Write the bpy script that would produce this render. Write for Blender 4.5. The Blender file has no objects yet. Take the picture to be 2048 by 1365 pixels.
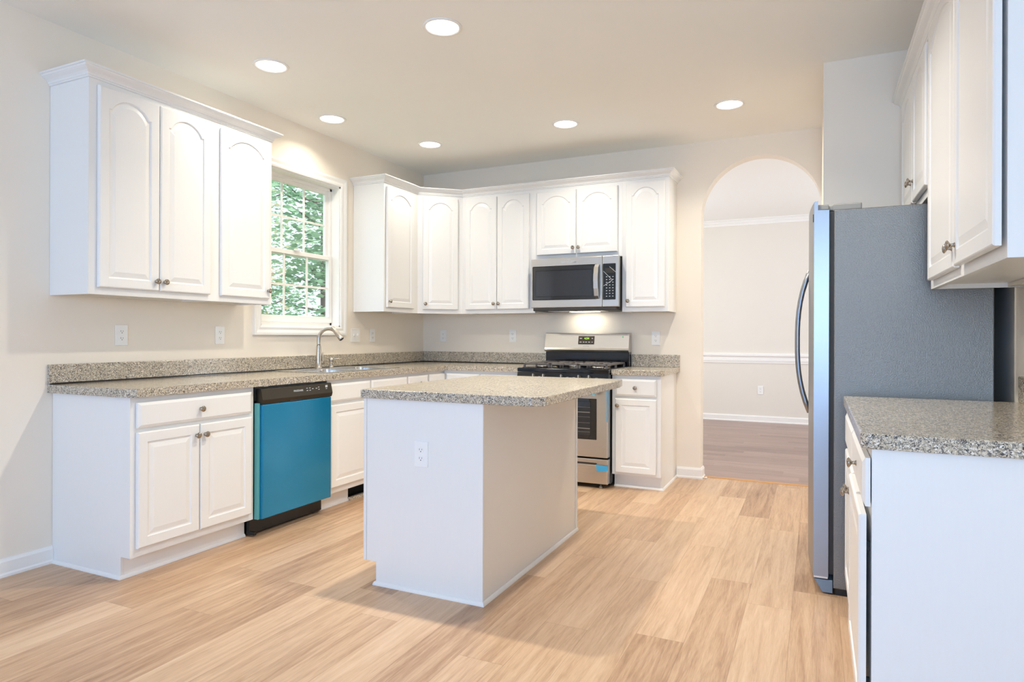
import bpy, bmesh, math, random
from mathutils import Vector, Matrix
R = random.Random(7)
SC = bpy.context.scene
COL = SC.collection
PI = math.pi

# ------------------------------------------------------------------ camera
cam = bpy.data.cameras.new('camera')
cam.sensor_width = 36.0
cam.lens = 1297.96 / 2048 * 36.0
cam.shift_y = -9.44 / 2048
cam.clip_start = 0.05
cam_o = bpy.data.objects.new('camera', cam)
COL.objects.link(cam_o)
yaw, roll = 0.4383, 0.0030
cam_o.matrix_world = (Matrix.Translation((3.5497, -5.4873, 1.1682)) @ Matrix.Rotation(yaw, 4, 'Z')
                      @ Matrix.Rotation(PI / 2, 4, 'X') @ Matrix.Rotation(roll, 4, 'Z'))
SC.camera = cam_o

# ------------------------------------------------------------------ render look
SC.view_settings.view_transform = 'Standard'
SC.view_settings.look = 'None'
SC.view_settings.gamma = 1.0
SC.view_settings.use_curve_mapping = False
SC.view_settings.exposure = 0.31
try:
    SC.cycles.use_denoising = True
    SC.cycles.max_bounces = 10
    SC.cycles.diffuse_bounces = 6
    SC.cycles.glossy_bounces = 4
    SC.cycles.transparent_max_bounces = 12
    SC.cycles.sample_clamp_indirect = 6.0
    SC.cycles.caustics_reflective = False
    SC.cycles.caustics_refractive = False
except Exception:
    pass

# ------------------------------------------------------------------ world and daylight
W = bpy.data.worlds.new('sky')
SC.world = W
W.use_nodes = True
bg = W.node_tree.nodes['Background']
bg.inputs[0].default_value = (0.74, 0.87, 1.0, 1)
bg.inputs[1].default_value = 2.2

# power (W) and colour of every light group
LAMPS = ((16.5, 7, 3.6, 3.8, 6, 8.5), (1.0, .93, .79))   # the six recessed lamps in the photo, in the order of LIGHTS
LAMP_RIGHT = (15, (1.0, 0.95, 0.87))    # unseen lamp assumed over the right aisle, above the frame; fills the right side
REAR_A = (3, (0.4, 0.66, 1.0))      # daylight through the rear windows, left to right
REAR_B = (38, (0.1, 0.34, 1.0))
REAR_C = (70, (0.46, 0.7, 1.0))
DINE = (54, (0.8, 0.89, 1.0))          # daylight in the room beyond the arch
SKY = 1.5
SUN = 4.0
bg.inputs[1].default_value = SKY


def area_light(name, loc, direction, sx, sy, watts, color, shape='RECTANGLE', spread=PI):
    l = bpy.data.lights.new(name, 'AREA')
    l.shape = shape
    l.size = sx
    if shape == 'RECTANGLE':
        l.size_y = sy
    l.energy = watts
    l.color = color
    l.spread = spread
    o = bpy.data.objects.new(name, l)
    COL.objects.link(o)
    o.location = loc
    o.rotation_euler = Vector(direction).to_track_quat('-Z', 'Y').to_euler()
    return o


YB = -8.5                                                     # rear wall
XR = 4.29                                                     # right wall
REAR_WINDOWS = [(0.75, 1.15, 0.95, 2.2), (2.2, 2.0, 0.08, 2.2), (3.65, 1.0, 0.95, 2.2)]   # centre x, width, z0, z1
for (c_, w_, z0_, z1_), (pw_, pc_) in zip(REAR_WINDOWS, (REAR_A, REAR_B, REAR_C)):
    area_light('daylight', (c_, YB + .02, (z0_ + z1_) / 2), (0, 1, 0), w_ * .95, (z1_ - z0_) * .95, pw_, pc_)
area_light('daylight', (.05, 2.0, 1.5), (1, 0, 0), 1.6, 1.5, DINE[0], DINE[1])
area_light('daylight', (5.85, 2.0, 1.5), (-1, 0, 0), 1.6, 1.5, DINE[0] * .8, DINE[1])
sun = bpy.data.lights.new('sun', 'SUN')
sun.energy = SUN
sun.angle = 0.05
sun_o = bpy.data.objects.new('sun', sun)
COL.objects.link(sun_o)
sun_o.rotation_euler = Vector((-.6, -.15, -.9)).to_track_quat('-Z', 'Y').to_euler()

# ------------------------------------------------------------------ materials
def S(r, g, b):
    f = lambda c: (c / 255 / 12.92) if c <= 10 else ((c / 255 + .055) / 1.055) ** 2.4
    return (f(r), f(g), f(b), 1)


def newmat(name):
    m = bpy.data.materials.new(name)
    m.use_nodes = True
    nt = m.node_tree
    return m, nt, nt.nodes['Principled BSDF']


def node(nt, t, **kw):
    n = nt.nodes.new(t)
    for k, v in kw.items():
        if k.startswith('i_'):
            n.inputs[k[2:].replace('_', ' ')].default_value = v
        else:
            setattr(n, k, v)
    return n


def plain(name, col, rough=.5, metal=0.0, spec=.5, noise=0.0, nscale=40., bump=0.0, stretch=None, coat=0.0, emis=None, estr=0):
    m, nt, p = newmat(name)
    p.inputs['Base Color'].default_value = col
    p.inputs['Roughness'].default_value = rough
    p.inputs['Metallic'].default_value = metal
    p.inputs['Specular IOR Level'].default_value = spec
    p.inputs['Coat Weight'].default_value = coat
    if emis:
        p.inputs['Emission Color'].default_value = emis
        p.inputs['Emission Strength'].default_value = estr
    if noise or bump:
        tc = node(nt, 'ShaderNodeTexCoord')
        mp = node(nt, 'ShaderNodeMapping')
        if stretch:
            mp.inputs['Scale'].default_value = stretch
        nz = node(nt, 'ShaderNodeTexNoise')
        nz.inputs['Scale'].default_value = nscale
        nz.inputs['Detail'].default_value = 3
        nt.links.new(tc.outputs['Object'], mp.inputs['Vector'])
        nt.links.new(mp.outputs['Vector'], nz.inputs['Vector'])
        if noise:
            mr = node(nt, 'ShaderNodeMapRange')
            mr.inputs['To Min'].default_value = 1 - noise
            mr.inputs['To Max'].default_value = 1 + noise
            nt.links.new(nz.outputs['Fac'], mr.inputs['Value'])
            mx = node(nt, 'ShaderNodeMix', data_type='RGBA', blend_type='MULTIPLY')
            mx.inputs[0].default_value = 1  # ring of the unseen aisle lamp, assumed from the lamp grid
            mx.inputs[6].default_value = col
            nt.links.new(mr.outputs['Result'], mx.inputs[7])
            nt.links.new(mx.outputs[2], p.inputs['Base Color'])
        if bump:
            b = node(nt, 'ShaderNodeBump')
            b.inputs['Strength'].default_value = bump
            b.inputs['Distance'].default_value = 0.002
            nt.links.new(nz.outputs['Fac'], b.inputs['Height'])
            nt.links.new(b.outputs['Normal'], p.inputs['Normal'])
    return m


def plank_mat(name, tones, wid, length, along_y=True, rough=.38, gap=.38):
    m, nt, p = newmat(name)
    L = nt.links.new
    tc = node(nt, 'ShaderNodeTexCoord')
    sep = node(nt, 'ShaderNodeSeparateXYZ')
    L(tc.outputs['Object'], sep.inputs[0])
    a, b = ('X', 'Y') if along_y else ('Y', 'X')

    def math_(op, x, y=None, z=None):
        n = node(nt, 'ShaderNodeMath', operation=op)
        for i, v in enumerate((x, y, z)):
            if v is None:
                continue
            if isinstance(v, (int, float)):
                n.inputs[i].default_value = v
            else:
                L(v, n.inputs[i])
        return n.outputs[0]
    u = math_('DIVIDE', sep.outputs[a], wid)
    row = math_('FLOOR', u)
    wn = node(nt, 'ShaderNodeTexWhiteNoise', noise_dimensions='1D')
    L(row, wn.inputs['W'])
    v = math_('ADD', math_('DIVIDE', sep.outputs[b], length), wn.outputs['Value'])
    pid = math_('FLOOR', v)
    cmb = node(nt, 'ShaderNodeCombineXYZ')
    L(row, cmb.inputs[0]); L(pid, cmb.inputs[1])
    wn2 = node(nt, 'ShaderNodeTexWhiteNoise', noise_dimensions='2D')
    L(cmb.outputs[0], wn2.inputs['Vector'])
    rnd = wn2.outputs['Value']
    # grain coordinates: stretched along the plank, shifted per plank
    g = node(nt, 'ShaderNodeCombineXYZ')
    L(math_('MULTIPLY', sep.outputs[a], 38.0), g.inputs[0])
    L(math_('MULTIPLY', sep.outputs[b], 2.2), g.inputs[1])
    L(math_('MULTIPLY', rnd, 40.0), g.inputs[2])
    nz = node(nt, 'ShaderNodeTexNoise')
    nz.inputs['Scale'].default_value = 1.0
    nz.inputs['Detail'].default_value = 6
    nz.inputs['Roughness'].default_value = .62
    nz.inputs['Distortion'].default_value = .7
    L(g.outputs[0], nz.inputs['Vector'])
    g2 = node(nt, 'ShaderNodeCombineXYZ')
    L(math_('MULTIPLY', sep.outputs[a], 330.0), g2.inputs[0])
    L(math_('MULTIPLY', sep.outputs[b], 16.0), g2.inputs[1])
    L(math_('MULTIPLY', rnd, 90.0), g2.inputs[2])
    nz2 = node(nt, 'ShaderNodeTexNoise')
    nz2.inputs['Scale'].default_value = 1.0
    nz2.inputs['Detail'].default_value = 3
    L(g2.outputs[0], nz2.inputs['Vector'])
    t = math_('ADD', math_('MULTIPLY', rnd, .50), math_('MULTIPLY', math_('SUBTRACT', nz.outputs['Fac'], .5), 1.35))
    t = math_('ADD', t, math_('MULTIPLY', math_('SUBTRACT', nz2.outputs['Fac'], .5), .55))
    t = math_('ADD', t, .28)
    cr = node(nt, 'ShaderNodeValToRGB')
    e = cr.color_ramp.elements
    e[0].position = 0.0; e[0].color = tones[0]
    e[1].position = 1.0; e[1].color = tones[-1]
    for i, c in enumerate(tones[1:-1]):
        x = e.new((i + 1) / (len(tones) - 1)); x.color = c
    L(t, cr.inputs[0])
    # joints
    fu = math_('FRACT', u); fv = math_('FRACT', v)
    eu = math_('MULTIPLY', math_('MINIMUM', fu, math_('SUBTRACT', 1.0, fu)), wid)
    ev = math_('MULTIPLY', math_('MINIMUM', fv, math_('SUBTRACT', 1.0, fv)), length)
    j = math_('LESS_THAN', math_('MINIMUM', eu, ev), .0011)
    mx = node(nt, 'ShaderNodeMix', data_type='RGBA', blend_type='MULTIPLY')
    L(math_('MULTIPLY', j, gap), mx.inputs[0])
    L(cr.outputs[0], mx.inputs[6])
    mx.inputs[7].default_value = (.35, .27, .2, 1)
    L(mx.outputs[2], p.inputs['Base Color'])
    p.inputs['Roughness'].default_value = rough
    bp = node(nt, 'ShaderNodeBump')
    bp.inputs['Strength'].default_value = .12
    bp.inputs['Distance'].default_value = .001
    L(math_('SUBTRACT', nz2.outputs['Fac'], math_('MULTIPLY', j, 2.0)), bp.inputs['Height'])
    L(bp.outputs['Normal'], p.inputs['Normal'])
    return m


def granite_mat(name):
    m, nt, p = newmat(name)
    L = nt.links.new
    tc = node(nt, 'ShaderNodeTexCoord')
    nz0 = node(nt, 'ShaderNodeTexNoise'); nz0.inputs['Scale'].default_value = 90
    L(tc.outputs['Object'], nz0.inputs['Vector'])
    add = node(nt, 'ShaderNodeMix', data_type='RGBA', blend_type='LINEAR_LIGHT')
    add.inputs[0].default_value = .012
    L(tc.outputs['Object'], add.inputs[6]); L(nz0.outputs['Color'], add.inputs[7])
    vo = node(nt, 'ShaderNodeTexVoronoi'); vo.inputs['Scale'].default_value = 320
    L(add.outputs[2], vo.inputs['Vector'])
    sep = node(nt, 'ShaderNodeSeparateColor')
    L(vo.outputs['Color'], sep.inputs[0])
    cr = node(nt, 'ShaderNodeValToRGB')
    cr.color_ramp.interpolation = 'CONSTANT'
    stops = [(0, S(70, 68, 68)), (.12, S(118, 112, 106)), (.30, S(164, 154, 138)), (.50, S(198, 182, 156)),
             (.70, S(216, 206, 186)), (.88, S(238, 232, 220))]
    e = cr.color_ramp.elements
    e[0].position, e[0].color = stops[0]
    e[1].position, e[1].color = stops[-1]
    for q, c in stops[1:-1]:
        x = e.new(q); x.color = c
    L(sep.outputs[0], cr.inputs[0])
    L(cr.outputs[0], p.inputs['Base Color'])
    p.inputs['Roughness'].default_value = .16
    p.inputs['Specular IOR Level'].default_value = .55
    return m


def glass_mat(name, haze=.06, tint=(1, 1, 1, 1)):
    m, nt, p = newmat(name)
    nt.nodes.remove(p)
    out = nt.nodes['Material Output']
    tr = node(nt, 'ShaderNodeBsdfTransparent'); tr.inputs[0].default_value = tint
    gl = node(nt, 'ShaderNodeBsdfGlossy'); gl.inputs['Roughness'].default_value = .02
    mx = node(nt, 'ShaderNodeMixShader'); mx.inputs[0].default_value = haze
    nt.links.new(tr.outputs[0], mx.inputs[1]); nt.links.new(gl.outputs[0], mx.inputs[2])
    nt.links.new(mx.outputs[0], out.inputs[0])
    return m


def leaf_mat(name, cols):
    m, nt, p = newmat(name)
    oi = node(nt, 'ShaderNodeTexCoord')
    nz = node(nt, 'ShaderNodeTexNoise'); nz.inputs['Scale'].default_value = 1.6; nz.inputs['Detail'].default_value = 2
    nt.links.new(oi.outputs['Object'], nz.inputs['Vector'])
    cr = node(nt, 'ShaderNodeValToRGB')
    e = cr.color_ramp.elements
    e[0].position = .3; e[0].color = cols[0]
    e[1].position = .72; e[1].color = cols[2]
    x = e.new(.52); x.color = cols[1]
    nt.links.new(nz.outputs['Fac'], cr.inputs[0])
    nt.links.new(cr.outputs[0], p.inputs['Base Color'])
    p.inputs['Roughness'].default_value = .55
    out = nt.nodes['Material Output']
    tl = node(nt, 'ShaderNodeBsdfTranslucent')
    nt.links.new(cr.outputs[0], tl.inputs[0])
    mx = node(nt, 'ShaderNodeMixShader'); mx.inputs[0].default_value = .45
    nt.links.new(p.outputs[0], mx.inputs[1]); nt.links.new(tl.outputs[0], mx.inputs[2])
    nt.links.new(mx.outputs[0], out.inputs[0])
    return m


M = {}
M['wall'] = plain('wall_paint', S(241, 232, 218), .75, noise=.012, nscale=3, bump=.05)
M['dwall'] = plain('dining_wall_paint', S(232, 226, 216), .75, noise=.012, nscale=3)
M['ceil'] = plain('ceiling_paint', S(248, 247, 242), .85, noise=.012, nscale=2)
M['trim'] = plain('white_trim_paint', S(244, 242, 238), .42, noise=.01, nscale=8)
M['cab'] = plain('white_cabinet_paint', S(238, 237, 234), .34, noise=.012, nscale=25, stretch=(6, 6, .5))
M['cabin'] = plain('cabinet_underside', S(224, 219, 208), .6, noise=.02, nscale=12)
M['floor'] = plank_mat('oak_planks', [S(142, 108, 80), S(176, 142, 112), S(200, 168, 137), S(213, 185, 156)], .182, 1.22, True)
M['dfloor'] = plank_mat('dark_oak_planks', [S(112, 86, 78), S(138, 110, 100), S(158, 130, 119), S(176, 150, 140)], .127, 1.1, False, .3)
M['granite'] = granite_mat('speckled_laminate')
M['steel'] = plain('brushed_steel', S(204, 200, 194), .30, 1.0, noise=.05, nscale=30, stretch=(.3, .3, 14))
M['steelv'] = plain('door_steel', S(150, 152, 156), .36, 1.0, noise=.03, nscale=30, stretch=(14, 14, .3))
M['sinksteel'] = plain('sink_steel', S(206, 206, 206), .22, 1.0, noise=.03, nscale=30)
M['nickel'] = plain('brushed_nickel', S(196, 188, 176), .26, 1.0, noise=.02, nscale=60)
M['knob'] = plain('polished_nickel', S(170, 160, 148), .09, 1.0, noise=.02, nscale=60)
M['enamel'] = plain('black_enamel', S(10, 12, 18), .09, 0, .6, noise=.02, nscale=10)
M['black'] = plain('black_plastic', S(20, 20, 20), .35, noise=.05, nscale=30)
M['dwpanel'] = plain('dark_control_panel', S(62, 56, 46), .28, 0.6, noise=.04, nscale=30, stretch=(.3, .3, 8))
M['iron'] = plain('cast_iron', S(112, 106, 102), .45, 0.4, noise=.1, nscale=80, bump=.2)
M['fridge'] = plain('textured_grey_steel', S(134, 132, 127), .38, .7, noise=.30, nscale=230, bump=.9)
M['plastgrey'] = plain('grey_plastic', S(150, 147, 138), .5, noise=.03, nscale=30)
M['dgrey'] = plain('dark_grey_gasket', S(52, 50, 48), .6, noise=.04, nscale=30)
M['film'] = plain('blue_protective_film', S(12, 136, 184), .22, .5, noise=.07, nscale=5, stretch=(1, 1, .4), bump=.04, coat=.4)
M['tape'] = plain('blue_tape', S(70, 170, 225), .6, noise=.04, nscale=30)
M['glassdark'] = plain('dark_oven_glass', S(14, 15, 18), .05, 0, .8, noise=.02, nscale=10)
M['screen'] = plain('grey_window_screen', S(66, 68, 72), .04, .6, noise=.02, nscale=10)
M['ink'] = plain('pale_marking', S(210, 212, 214), .5, noise=.01, nscale=10)
M['fgrey'] = plain('faint_grey_marking', S(150, 150, 150), .5, noise=.01, nscale=10)
M['lcd'] = plain('lit_green_digits', S(150, 220, 60), .5, emis=S(170, 235, 70), estr=1.0)
M['lcdbg'] = plain('brown_display', S(52, 42, 30), .3, noise=.02, nscale=10)
M['green'] = plain('green_sticker', S(110, 200, 150), .5, noise=.02, nscale=10)
M['lens'] = plain('lamp_lens', S(255, 252, 244), .5, emis=(1, .95, .86, 1), estr=6.0)
M['slot'] = plain('dark_slot', S(40, 38, 36), .6, noise=.02, nscale=30)
M['plate'] = plain('white_plastic', S(244, 243, 240), .35, noise=.01, nscale=30)
M['glass'] = glass_mat('window_glass')
M['leafa'] = leaf_mat('leaves_green', [S(96, 138, 110), S(146, 184, 146), S(196, 214, 184)])
M['leafb'] = leaf_mat('leaves_autumn', [S(120, 156, 124), S(182, 196, 152), S(226, 184, 158)])
M['bark'] = plain('bark', S(92, 80, 72), .9, noise=.2, nscale=12, bump=.4)
M['lawn'] = plain('lawn', S(110, 138, 84), .9, noise=.2, nscale=5, bump=.2)
M['threshold'] = plain('oak_threshold', S(190, 140, 84), .4, noise=.08, nscale=30, stretch=(1, 8, 1))

# ------------------------------------------------------------------ mesh building
class MB:
    """collects shapes and links them as one mesh object"""
    def __init__(self):
        self.bm = bmesh.new()

    def _in(self, other, mat):
        me = bpy.data.meshes.new('t')
        other.to_mesh(me); other.free()
        if mat is not None:
            me.transform(mat)
        self.bm.from_mesh(me)
        bpy.data.meshes.remove(me)

    def box(self, x0, x1, y0, y1, z0, z1, bev=0, seg=2, mat=None):
        b = bmesh.new()
        bmesh.ops.create_cube(b, size=1)
        for v in b.verts:
            v.co = Vector(((x0 + x1) / 2 + v.co.x * (x1 - x0), (y0 + y1) / 2 + v.co.y * (y1 - y0), (z0 + z1) / 2 + v.co.z * (z1 - z0)))
        if bev:
            bmesh.ops.bevel(b, geom=b.edges[:], offset=bev, segments=seg, affect='EDGES', profile=.5)
        self._in(b, mat)
        return self

    def prism(self, pts, z0, z1, axis='z', bev=0, mat=None):
        """extrude a polygon; axis z: pts are (x,y); y: (x,z); x: (y,z)"""
        b = bmesh.new()
        def P(p, h):
            return {'z': (p[0], p[1], h), 'y': (p[0], h, p[1]), 'x': (h, p[0], p[1])}[axis]
        lo = [b.verts.new(P(p, z0)) for p in pts]
        hi = [b.verts.new(P(p, z1)) for p in pts]
        b.faces.new(lo); b.faces.new(hi)
        n = len(pts)
        for i in range(n):
            b.faces.new((lo[i], lo[(i + 1) % n], hi[(i + 1) % n], hi[i]))
        bmesh.ops.recalc_face_normals(b, faces=b.faces)
        if bev:
            bmesh.ops.bevel(b, geom=b.edges[:], offset=bev, segments=2, affect='EDGES', profile=.5)
        self._in(b, mat)
        return self

    def lathe(self, prof, n=24, mat=None, cap=True):
        """prof: (r,z) list about the z axis"""
        b = bmesh.new()
        rings = []
        for r, z in prof:
            if r < 1e-6:
                rings.append([b.verts.new((0, 0, z))])
            else:
                rings.append([b.verts.new((r * math.cos(2 * PI * i / n), r * math.sin(2 * PI * i / n), z)) for i in range(n)])
        for A, B in zip(rings, rings[1:]):
            for i in range(n):
                j = (i + 1) % n
                if len(A) == 1 and len(B) == 1:
                    continue
                if len(A) == 1:
                    b.faces.new((A[0], B[j], B[i]))
                elif len(B) == 1:
                    b.faces.new((A[i], A[j], B[0]))
                else:
                    b.faces.new((A[i], A[j], B[j], B[i]))
        if cap:
            for Rg in (rings[0], rings[-1]):
                if len(Rg) > 1:
                    b.faces.new(Rg)
        bmesh.ops.recalc_face_normals(b, faces=b.faces)
        for f in b.faces:
            f.smooth = True
        self._in(b, mat)
        return self

    def tube(self, pts, rads, n=14, mat=None, flat=1.0):
        b = bmesh.new()
        pts = [Vector(p) for p in pts]
        if not isinstance(rads, (list, tuple)):
            rads = [rads] * len(pts)
        rings = []
        ref = None
        for i, p in enumerate(pts):
            t = (pts[min(i + 1, len(pts) - 1)] - pts[max(i - 1, 0)]).normalized()
            if ref is None:
                ref = t.orthogonal().normalized()
            ref = (ref - t * ref.dot(t)).normalized()
            bi = t.cross(ref)
            rings.append([b.verts.new(p + (ref * math.cos(2 * PI * k / n) * flat + bi * math.sin(2 * PI * k / n)) * rads[i]) for k in range(n)])
        for A, B in zip(rings, rings[1:]):
            for k in range(n):
                f = b.faces.new((A[k], A[(k + 1) % n], B[(k + 1) % n], B[k]))
                f.smooth = True
        b.faces.new(rings[0]); b.faces.new(rings[-1])
        bmesh.ops.recalc_face_normals(b, faces=b.faces)
        self._in(b, mat)
        return self

    def sweep(self, path, prof, z, side=1):
        """mitred moulding: prof (out,up) swept along an xy polyline; side +1 = left of travel"""
        b = bmesh.new()
        n = len(path)
        P = [Vector((p[0], p[1])) for p in path]
        rings = []
        for i in range(n):
            d0 = (P[i] - P[i - 1]).normalized() if i else None
            d1 = (P[i + 1] - P[i]).normalized() if i < n - 1 else None
            nn = lambda d: Vector((-d.y, d.x)) * side
            if d0 is None: m = nn(d1)
            elif d1 is None: m = nn(d0)
            else:
                m = nn(d0) + nn(d1); m = m / m.dot(nn(d1))
            rings.append([b.verts.new((P[i].x + m.x * o, P[i].y + m.y * o, z + u)) for o, u in prof])
        k = len(prof)
        for A, B in zip(rings, rings[1:]):
            for i in range(k):
                b.faces.new((A[i], A[(i + 1) % k], B[(i + 1) % k], B[i]))
        b.faces.new(rings[0]); b.faces.new(rings[-1])
        bmesh.ops.recalc_face_normals(b, faces=b.faces)
        self._in(b, None)
        return self

    def text(self, s, size, mat, depth=.0004):
        c = bpy.data.curves.new('t', 'FONT')
        c.body = s; c.size = size; c.extrude = depth
        c.align_x = 'CENTER'; c.align_y = 'CENTER'
        o = bpy.data.objects.new('t', c)
        COL.objects.link(o)
        dg = bpy.context.evaluated_depsgraph_get()
        me = bpy.data.meshes.new_from_object(o.evaluated_get(dg))
        me.transform(mat)
        self.bm.from_mesh(me)
        bpy.data.objects.remove(o); bpy.data.curves.remove(c); bpy.data.meshes.remove(me)
        return self

    def build(self, name, mat, parent=None, smooth=False):
        me = bpy.data.meshes.new(name)
        if smooth:
            for f in self.bm.faces:
                f.smooth = True
        self.bm.to_mesh(me); self.bm.free()
        me.materials.append(mat)
        o = bpy.data.objects.new(name, me)
        COL.objects.link(o)
        if parent:
            o.parent = parent
        return o


def tag(o, label=None, cat=None, group=None, kind=None):
    for k, v in (('label', label), ('category', cat), ('group', group), ('kind', kind)):
        if v:
            o[k] = v
    return o


def thing(name, label, cat, loc=(0, 0, 0), rz=0, group=None):
    o = bpy.data.objects.new(name, None)
    o.empty_display_size = .1
    COL.objects.link(o)
    o.location = loc
    o.rotation_euler = (0, 0, rz)
    return tag(o, label, cat, group)


def struct(name, mb, mat, parent=None):
    o = mb.build(name, mat, parent)
    if not parent:
        o['kind'] = 'structure'
    return o


FRONT = Matrix.Rotation(PI / 2, 4, 'X')     # z axis (text / lathe) -> local -y, text upright

# ------------------------------------------------------------------ the shell
H = 2.77
HD = 2.80
PY = -1.286           # pantry front
PX = 3.585
WIN = (-2.10, -1.255, 1.24, 2.39)

struct('floor', MB().box(-.12, XR + .12, YB - .12, .095, -.1, 0), M['floor'])
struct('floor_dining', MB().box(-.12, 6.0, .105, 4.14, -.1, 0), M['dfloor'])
struct('ceiling', MB().box(-.12, XR + .12, YB - .12, .0, H, H + .12), M['ceil'])
struct('ceiling_dining', MB().box(-.12, 6.0, .127, 4.14, HD, HD + .12), M['ceil'])
y0, y1, z0, z1 = WIN
struct('wall_left', MB().box(-.12, 0, YB, y0, 0, H).box(-.12, 0, y1, .127, 0, H).box(-.12, 0, y0, y1, 0, z0).box(-.12, 0, y0, y1, z1, H), M['wall'])
mb = MB()
AX, AR, AZ = 3.140, .448, 2.164
T = .127
mb.box(.0, AX - AR, 0, T, 0, HD).box(AX + AR, 6.0, 0, T, 0, HD)
NA = 32
arc = [(AX - AR * math.cos(PI * i / NA), AZ + AR * math.sin(PI * i / NA)) for i in range(NA + 1)]
for (xa, za), (xb, zb) in zip(arc, arc[1:]):
    mb.prism([(xa, za), (xb, zb), (xb, HD), (xa, HD)], 0, T, 'y')
bmesh.ops.remove_doubles(mb.bm, verts=mb.bm.verts[:], dist=1e-5)
struct('wall_back', mb, M['wall'])
struct('wall_pantry', MB().box(PX, XR, PY, -.001, 0, H), M['wall'])
struct('wall_right', MB().box(XR, XR + .12, YB, 0, 0, H), M['wall'])
mb = MB()
xs = [-.12]
for cx_, w_, za, zb in REAR_WINDOWS:
    mb.box(xs[-1], cx_ - w_ / 2, YB - .12, YB, 0, H)
    mb.box(cx_ - w_ / 2, cx_ + w_ / 2, YB - .12, YB, 0, za).box(cx_ - w_ / 2, cx_ + w_ / 2, YB - .12, YB, zb, H)
    xs.append(cx_ + w_ / 2)
mb.box(xs[-1], XR + .12, YB - .12, YB, 0, H)
struct('wall_rear', mb, M['wall'])
def plain_window(n, mat, w_, za, zb):
    mb = MB()
    a, b = -w_ / 2, w_ / 2
    for xa, xb, zc, zd in ((a, a + .05, za, zb), (b - .05, b, za, zb), (a + .05, b - .05, za, za + .05), (a + .05, b - .05, zb - .05, zb),
                           (-.02, .02, za + .05, zb - .05), (a + .05, b - .05, (za + zb) / 2 - .02, (za + zb) / 2 + .02)):
        mb.box(xa, xb, -.10, -.06, zc, zd, mat=mat)
    w = struct('window_%d' % n, mb, M['trim'])
    MB().box(a + .04, b - .04, -.083, -.078, za + .04, zb - .04, mat=mat).build('pane', M['glass'], w)
n_ = 2
for c_, w_, za, zb in REAR_WINDOWS:
    plain_window(n_, Matrix.Translation((c_, YB, 0)), w_, za, zb); n_ += 1
# dining room walls
struct('wall_dining_far', MB().box(-.12, 6.0, 4.02, 4.14, 0, HD), M['dwall'])
struct('wall_dining_left', MB().box(-.12, 0, T, 4.02, 0, HD), M['dwall'])
struct('wall_dining_right', MB().box(5.88, 6.0, T, 4.02, 0, HD), M['dwall'])
BASE = [(0, 0), (.018, 0), (.018, .012), (.013, .02), (.013, .072), (.008, .082), (.006, .088), (0, .088)]
struct('baseboard_dining', MB().sweep([(.01, 4.02), (5.87, 4.02)], BASE, 0, -1), M['trim'])
struct('baseboard_left', MB().sweep([(0, YB + .01), (0, -3.472)], BASE, 0, -1), M['trim'])
struct('baseboard_back', MB().sweep([(2.499, 0), (AX - AR, 0), (AX - AR, T)], BASE, 0, -1), M['trim'])
struct('trim_1', MB().sweep([(.01, 4.02), (5.87, 4.02)], [(0, 0), (.010, 0), (.012, .025), (.018, .03), (.018, .055), (.012, .06),
       (.014, .085), (.03, .10), (.03, .125), (.02, .135), (0, .135)], .807, -1), M['trim'])
struct('trim_2', MB().sweep([(.01, 4.02), (5.87, 4.02)], [(0, 0), (.010, 0), (.010, .02), (.03, .04), (.035, .055), (.06, .072), (.06, .08), (0, .08)],
       HD - .08, -1), M['trim'])
struct('trim_3', MB().prism([(.075, 0), (.125, 0), (.118, .006), (.082, .006)], AX - AR + .018, AX + AR, 'x'), M['threshold'])
t = thing('door_stop', 'tiny white door stop on the baseboard end at the arch', 'door stop', (AX - AR + .035, .03, .008))
MB().lathe([(0, -.008), (.008, -.006), (.010, 0), (.008, .006), (0, .009)], 12, Matrix.Translation((.006, 0, 0))).build('rubber_tip', M['plate'], t)
MB().tube([(-.018, 0, 0), (.002, 0, 0)], .004).build('stem', M['plate'], t)

# ------------------------------------------------------------------ the window over the sink
mb = MB()
cw = .066
CAS = [(0, 0), (0, .012), (.012, .016), (.03, .014), (.05, .02), (.066, .02), (.066, 0)]
# picture-frame casing on the room side (mitred)
def casing(mb, y0, y1, z0, z1):
    b = bmesh.new()
    cor = [(y0, z0, -1, -1), (y1, z0, 1, -1), (y1, z1, 1, 1), (y0, z1, -1, 1)]
    rings = [[b.verts.new((h, cy_ + sy_ * d, cz_ + sz_ * d)) for d, h in CAS] for cy_, cz_, sy_, sz_ in cor]
    k = len(CAS)
    for i in range(4):
        A, B = rings[i], rings[(i + 1) % 4]
        for j in range(k):
            b.faces.new((A[j], A[(j + 1) % k], B[(j + 1) % k], B[j]))
    bmesh.ops.recalc_face_normals(b, faces=b.faces)
    mb._in(b, None)
casing(mb, y0, y1, z0, z1)
jt = .012
mb.box(-.12, .002, y0, y0 + jt, z0, z1).box(-.12, .002, y1 - jt, y1, z0, z1).box(-.12, .002, y0, y1, z0, z0 + jt).box(-.12, .002, y0, y1, z1 - jt, z1)
win = struct('window_1', mb, M['trim'])
a0, a1, b0, b1 = y0 + jt, y1 - jt, z0 + jt, z1 - jt
mb = MB()
fx0, fx1 = -.12, -.075
for q in ((a0, a0 + .025, b0, b1), (a1 - .025, a1, b0, b1), (a0, a1, b0, b0 + .03), (a0, a1, b1 - .025, b1)):
    mb.box(fx0, fx1, *q, bev=.003)
mb.build('window_frame', M['trim'], win)
zm = 1.80
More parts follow.
